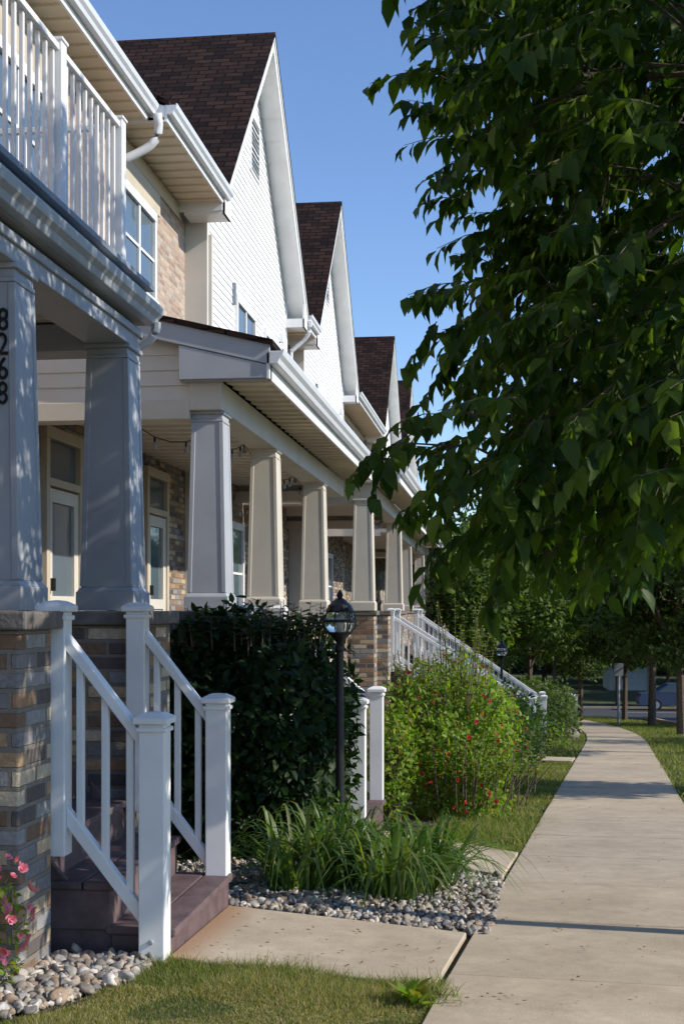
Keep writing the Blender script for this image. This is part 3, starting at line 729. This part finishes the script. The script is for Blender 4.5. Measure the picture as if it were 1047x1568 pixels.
GR_V=[(-.5,0,0),(.5,0,0),(.3,.6,.12),(-.3,.6,.12),(0,1,.4)]; GR_F=[(0,1,2,3),(3,2,4)]
grass=empty('grass')
def grassf(name,fn,box,n,h0,h1,w,mat,cl=.4):
    x=rng.uniform(box[0],box[1],n); y=rng.uniform(box[2],box[3],n); k=fn(x,y); x=x[k]; y=y[k]; n=len(x)
    z=gz(x,y)-.003; P=np.stack([x,y,z],1); D_=np.stack([rng.normal(size=n)*.6,rng.normal(size=n)*.6,np.ones(n)],1)
    s=rng.uniform(h0,h1,n)*(1+cl*np.clip(snoise(P,9,77),-1,1)); inst(name,GR_V,GR_F,P,D_,rand_unit(n)*np.array([1,1,.2]),s,mat,grass,W=np.full(n,w))
XLv=np.vectorize(XL)
patch=lambda x,y,t,sd: snoise(np.stack([x,y,0*x],1),7,sd)>t
fg=lambda x,y:(x<XLv(y)+.01)&(x>-1.49-.5*np.maximum(0,5.05-y))&(y<5.44-.12*(x+1.4)+.02*snoise(np.stack([x,y,0*x],1),30,3)) 
grassf('front_grass',lambda x,y:fg(x,y),(-2.2,0,4.35,5.5),46000,.018,.052,.0035,'grass_blade',.6)
grassf('front_grass_dry',lambda x,y:fg(x,y)&~patch(x,y,.2,5),(-2.2,0,4.35,5.5),80000,.012,.045,.0035,'dry_blade',.6)
grassf('front_grass_edge',lambda x,y:fg(x,y)&(y>5.30-.12*(x+1.4)),(-1.5,-.2,5.0,5.5),6000,.03,.075,.004,'grass_blade',.6)
lf=lambda x,y:(x<XLv(y)+.0)&(x>XLv(y)-.8-.03*(y-10))
grassf('side_grass',lf,(-1,2.2,9.75,22.1),55000,.03,.07,.008,'grass_blade')
grassf('side_grass_tall',lf,(-1,1,9.75,12),9000,.05,.11,.008,'grass_blade')
grassf('side_grass_dry',lambda x,y:lf(x,y)&patch(x,y,-.1,6),(-1,2.2,9.75,22),26000,.02,.06,.008,'dry_blade')
grassf('side_grass_far',lambda x,y:(x<XLv(y)-.03)&(x>XLv(y)-1.6),(0,3,23.8,60),22000,.04,.09,.02,'grass_blade')
rf_=lambda x,y:(x>XLv(y)+1.38)&(x<5.9)
grassf('verge_grass',lambda x,y:rf_(x,y)&(x<XLv(y)+3.5),(.9,6,9,60),60000,.04,.09,.018,'grass_blade')
grassf('edge_tuft',lambda x,y:(np.abs(x+.25)<.09)&(y<5.2),(-.4,-.1,4.95,5.2),200,.04,.10,.008,'grass_blade')
wd=empty('weed')
P0=np.array([[-.33,5.0,-1.5]]*26)+rand_unit(26)*np.array([.05,.04,.01]); dd=rand_unit(26); dd[:,2]=np.abs(dd[:,2])+.25
inst('leaves',LEAF_V,LEAF_F,P0,dd,np.array([0,0,1.])+rand_unit(26)*.2,rng.uniform(.06,.12,26),'rose_leaf',wd)
lt=empty('leaf_litter'); n=150
y=5.0+rng.random(n)**1.5*12; x=XLv(y)+rng.uniform(-.0,1.3,n); P=np.stack([x,y,gz(x,y)+.036],1)
n2=50; x2=rng.uniform(-1.35,-.25,n2); y2=rng.uniform(5.5,6.4,n2); P=np.concatenate([P,np.stack([x2,y2,gz(x2,y2)+.038],1)])
n=len(P); inst('leaves',SL_V,SL_F,P,rand_unit(n)*np.array([1,1,.05]),np.array([0,0,1.])+rand_unit(n)*.25,rng.uniform(.008,.03,n),'dry_leaf',lt)

# near street tree
T=empty('street_tree'); tb=MB(); tx,ty=3.1,6.3
tb.tube([(tx,ty,-1.75),(tx+.01,ty,-1.4),(tx,ty+.03,.2),(tx-.03,ty+.08,1.6),(tx,ty+.15,3.2),(tx+.05,ty+.25,5.3)],[.11,.075,.068,.062,.045,.015],'bark',10)
zc=np.array([-.2,.15,.34,.5,.75,.95,1.2,1.5,1.8,2.1,2.6,3.0,3.4,4.2,5.2,6.2,7]); xm=np.array([1.2,.3,-.36,-.46,-.66,-.30,-.18,-.28,-.10,-.14,-.42,-.36,-.16,.1,.7,1.9,3])
def crown_ok(P):
    x,y,z=P.T; X0=np.interp(z,zc,xm)+.09*np.sin(y*5+z*7); half=3.1-X0
    yc=6.7; a=np.abs((x-3.1)/half)**2.4+np.abs((y-yc)/2.4)**2.6+np.clip((z-3.6)/3.1,0,2)**4*.5
    zb=np.maximum(.36-.18*np.clip(x,0,1)+.07*np.sin(x*9+y*4),.3+.60*(x-.75))
    return (a<1)&(z>zb)&(z<6.4)
n=60000; Q=rng.uniform([-1,4.2,-.2],[6.8,9.4,6.5],(n,3)); Q=Q[crown_ok(Q)]
dn=snoise(Q,3.1,42)
edge=np.linalg.norm((Q-np.array([3.1,6.9,3.0]))/np.array([3.6,2.5,3.3]),axis=1)
keep=(dn>-.62)&(rng.random(len(Q))<np.where(Q[:,0]<1.5,.38,.055)*np.clip(edge*1.3,.3,1))
Q=Q[keep]
nt_=len(Q); outd=Q-np.array([3.1,6.8,1.8]); outd/=np.linalg.norm(outd,axis=1,keepdims=True)
td=outd+rand_unit(nt_)*.65+np.array([0,0,-.2]); td/=np.linalg.norm(td,axis=1,keepdims=True)
tl=rng.uniform(.18,.38,nt_); K=12
t=np.tile((np.arange(K)+.5)/K,nt_); idx=np.repeat(np.arange(nt_),K)
P=Q[idx]+td[idx]*(tl[idx]*t)[:,None]-np.array([0,0,1])*(.25*tl[idx]*t**2)[:,None]
side_=np.cross(td,np.array([0,0,1.])); side_/=np.linalg.norm(side_,axis=1,keepdims=True)+1e-6
sgn=np.tile(np.where(np.arange(K)%2==0,1,-1),nt_)
n=len(P); Dd=td[idx]*.5+side_[idx]*sgn[:,None]*.75+np.array([0,0,-.75])+rand_unit(n)*.45
Nn=np.array([0,0,1.])+rand_unit(n)*.6+outd[idx]*.4
LV2=[(0,0,0),(-.25,.30,.07),(-.2,.62,.03),(0,1,-.22),(.25,.30,.07),(.2,.62,.03),(0,.31,-.01),(0,.64,-.06)]
inst('leaves',LV2,LEAF_F,P,Dd,Nn,rng.uniform(.085,.155,n),'tree_leaf',T)
limbs=[]
for i in range(30):
    e=Q[rng.integers(len(Q))]; 
    if i<14:
        s=Q[Q[:,0]<1.0]; e=s[rng.integers(len(s))]
    z0=rng.uniform(.6,3.6); s0=np.array([tx,ty+.05,min(z0,e[2]+.4) if e[2]>.6 else .6]); m1=s0*.6+e*.4+np.array([0,0,.35]); m2=s0*.25+e*.75+np.array([0,0,.2])
    pts=[s0,m1,m2,e]; tb.tube([tuple(p_) for p_ in pts],[.035,.022,.013,.005],'bark',6)
    for k in range(12):
        f_=k/11; limbs.append(m1*(1-f_)+m2*f_ if f_<.5 else m2*(1-f_)+e*f_)
LB=np.array(limbs)
for i in range(nt_):
    if Q[i,0]<1.5:
        e=Q[i]+td[i]*tl[i]*.95-np.array([0,0,.2*tl[i]])
        tb.tube([tuple(Q[i]),tuple(Q[i]+td[i]*tl[i]*.5-np.array([0,0,.05*tl[i]])),tuple(e)],[.0035,.0028,.0015],'bark',3)
        if rng.random()<.22:
            j=np.argmin(((LB-Q[i])**2).sum(1)); a=LB[j]
            if np.linalg.norm(a-Q[i])<1.4: tb.tube([tuple(a),tuple((a+Q[i])/2+np.array([0,0,.08])),tuple(Q[i])],[.009,.006,.0035],'bark',4)
tb.build('trunk_and_limbs',T)

def tree_data(seed,mat,n=11000,ls=.22):
    r=np.random.default_rng(seed)
    cl=[]; 
    for i in range(46):
        u=r.normal(size=3); u/=np.linalg.norm(u); q=r.uniform(.35,1)
        cl.append(u*q*np.array([2.6,2.6,2.3])+np.array([0,0,4.6]))
    cl=np.array(cl); k=r.integers(0,len(cl),n); u=r.normal(size=(n,3)); u/=np.linalg.norm(u,axis=1,keepdims=True)
    P=cl[k]+u*(r.uniform(.55,1.0,n)*r.uniform(.5,1.05,len(cl))[k])[:,None]*np.array([1.05,1.05,.8])
    ob=inst('crown',SL_V,SL_F,P,u+rand_unit(n),u+np.array([0,0,.7])+rand_unit(n)*.4,r.uniform(.6,1.2,n)*ls,mat)
    mb=MB(); mb.tube([(0,0,-.4),(0,0,0),(.03,.02,1.8),(0,.05,3.6),(0,0,5.8)],[.2,.14,.11,.08,.03],'bark',8)
    for i in range(16):
        c=cl[i]; mb.tube([(0,0,1.8+i*.15),tuple(c*.5+np.array([0,0,1.3])),tuple(c)],[.06,.035,.012],'bark',5)
    tr=mb.build('trunk')
    d=(ob.data,tr.data); bpy.data.objects.remove(ob); bpy.data.objects.remove(tr); return d
TD=[tree_data(1,'far_leaf'),tree_data(2,'far_leaf'),tree_data(3,'far_leaf_light')]
def put_tree(x,y,s,k,rot=None,sz=1,name='maple_tree'):
    E=empty(name); E.location=(x,y,gzf(x,y)); E.scale=(s,s,s*sz); E.rotation_euler=(0,0,rot if rot is not None else random.uniform(0,6.28))
    for nm,me in zip(('crown','trunk'),TD[k]): link(bpy.data.objects.new(nm,me),E)
for a in [(5.2,15.5,.85,0),(5.1,25.5,.95,1),(4.9,37,1.0,0),(5.1,46,1.05,1),(1.0,50,1.12,2),(-.6,44.5,.95,2),(-1.6,60.5,1.2,0),(3.4,58.5,.95,0),(4.9,54,.85,1),
          (16.5,30,1.2,1),(17,45,1.3,0),(18,56,1.3,1),(6.5,76,.95,2),(9.5,77.5,.9,1),(12.5,76,1.0,0),(3.0,76.5,1.0,1)]:
    put_tree(*a)
bgm=empty('distant_trees')
for i in range(64):
    x=-40+i*2.4+random.uniform(-1,1); y=random.choice([82,88,96,108])+random.uniform(-3,3)
    if 5.5<x<13.5 and y<104: y+=24
    s=random.uniform(1.4,2.2)
    E=bpy.data.objects.new('tree_%d'%i,TD[random.choice([0,1,1,2])][0]); link(E,bgm); E.location=(x,y,gzf(x,y)-1.35*s); E.scale=(s,s,s*random.uniform(.9,1.2)); E.rotation_euler=(0,0,random.uniform(0,6))
    if i%3==0:
        E=bpy.data.objects.new('trunk_%d'%i,TD[0][1]); link(E,bgm); E.location=(x,y,gzf(x,y)-.5*s); E.scale=(s,s,s)
for i in range(40):
    x=-60+i*4; E=bpy.data.objects.new('back_tree_%d'%i,TD[i%2][0]); link(E,bgm); E.location=(x,130+random.uniform(-5,5),gzf(x,130)-5.5); E.scale=(2.8,2.8,2.6); E.rotation_euler=(0,0,i)
G=empty('white_garage'); g_=MB(); x,y=9.3,97; z=gzf(x,y)
g_.box(x-1.6,x+1.6,y,y+6,z-.3,z+2.0,'cream_siding'); g_.prism([(x-1.85,z+1.95),(x+1.85,z+1.95),(x,z+2.9)],'Y',y-.3,y+6.3,'shingle')
for i in range(4): g_.box(x-1.1,x+1.1,y-.04,y,z+.05+i*.44,z+.45+i*.44,'white_paint')
g_.box(x-1.22,x-1.11,y-.05,y,z,z+1.9,'tan_trim'); g_.box(x+1.11,x+1.22,y-.05,y,z,z+1.9,'tan_trim')
g_.build('garage_body',G)
def car(x,y,rot,mat):
    E=empty('parked_car'); b=MB()
    prof=[(-2.2,.3),(-2.25,.65),(-2.1,.9),(-1.4,.98),(-.7,1.42),(.6,1.45),(1.35,1.0),(2.1,.88),(2.25,.6),(2.2,.3)]
    b.prism(prof,'Y',-.85,.85,mat)
    b.prism([(-1.25,.99),(-.66,1.36),(.55,1.38),(1.15,1.0)],'Y',-.86,.86,'window_glass')
    b.box(-.08,.0,-.865,.865,.98,1.4,mat)
    b.box(2.2,2.262,-.75,-.45,.6,.75,'white_paint'); b.box(2.2,2.262,.45,.75,.6,.75,'white_paint'); b.box(-2.27,-2.2,-.78,-.4,.66,.76,'red_petal'); b.box(-2.27,-2.2,.4,.78,.66,.76,'red_petal')
    for wx in (-1.35,1.35):
        for wy in (-.87,.67):
            b.prism([(wx+.32*math.cos(a*math.pi/8),.32+.32*math.sin(a*math.pi/8)) for a in range(16)],'Y',wy,wy+.2,'tyre')
            b.prism([(wx+.2*math.cos(a*math.pi/6),.32+.2*math.sin(a*math.pi/6)) for a in range(12)],'Y',wy-.01 if wy<0 else wy+.2,wy if wy<0 else wy+.21,'gray_metal')
    b.build('body',E,.03); E.location=(x,y,gzf(x,y)+.02); E.rotation_euler=(0,0,rot)
car(1.6,66.5,0,'car_white'); car(9.4,71.6,0,'car_blue')
sp=empty('sign_post'); b=MB(); x,y=4.15,48; z=gzf(x,y); b.tube([(x,y,z-.1),(x,y,z+2.2)],.05,'gray_metal',8); b.box(x-.16,x+.16,y-.075,y-.057,z+1.75,z+2.2,'gray_metal'); b.build('pole_and_sign',sp)
bo=empty('boulder_edging'); 
x=rng.uniform(.9,1.9,26); y=36+rng.uniform(-2.5,3,26); x=np.minimum(x,XLv(y)-.25); P=np.stack([x,y,gz(x,y)+.1],1)
inst('stones',SV*np.array([1,1.2,.75]),SF,P,rand_unit(26)*np.array([1,1,.2]),np.array([0,0,1.])+rand_unit(26)*.3,rng.uniform(.3,.55,26),'gravel_stone',bo)

# ------------------------------------------------------------------ light, sky, camera
el=rad(31); az=rad(98)
w=bpy.data.worlds.new('World'); scene.world=w; w.use_nodes=True; nt=w.node_tree; nt.nodes.clear()
o=nt.nodes.new('ShaderNodeOutputWorld'); bg=nt.nodes.new('ShaderNodeBackground'); sk=nt.nodes.new('ShaderNodeTexSky')
sk.sky_type='NISHITA'; sk.sun_disc=False; sk.sun_elevation=el; sk.sun_rotation=az; sk.air_density=1.0; sk.dust_density=.05; sk.ozone_density=1.5
mx=mixc(nt,1.0,sk.outputs[0],(.93,1.06,1.30),'MULTIPLY')
bg.inputs[1].default_value=.15; nt.links.new(mx,bg.inputs[0]); nt.links.new(bg.outputs[0],o.inputs[0])
sd=bpy.data.lights.new('sun','SUN'); sd.energy=5.0; sd.angle=rad(.5); sd.color=(1,.93,.82)
so=bpy.data.objects.new('sun',sd); link(so)
S=Vector((math.cos(el)*math.sin(az),math.cos(el)*math.cos(az),math.sin(el))); so.rotation_euler=S.to_track_quat('Z','Y').to_euler(); so.location=S*50
cd=bpy.data.cameras.new('camera'); co=bpy.data.objects.new('camera',cd); link(co); scene.camera=co
cd.sensor_fit='VERTICAL'; cd.sensor_height=23.5; cd.lens=23.5*2000/1568; cd.clip_end=3000; cd.clip_start=.05
co.location=(0,0,0); co.rotation_euler=(rad(90),0,rad(7.0)); cd.shift_y=151/1568
scene.view_settings.view_transform='Standard'; scene.view_settings.look='None'; scene.view_settings.exposure=0
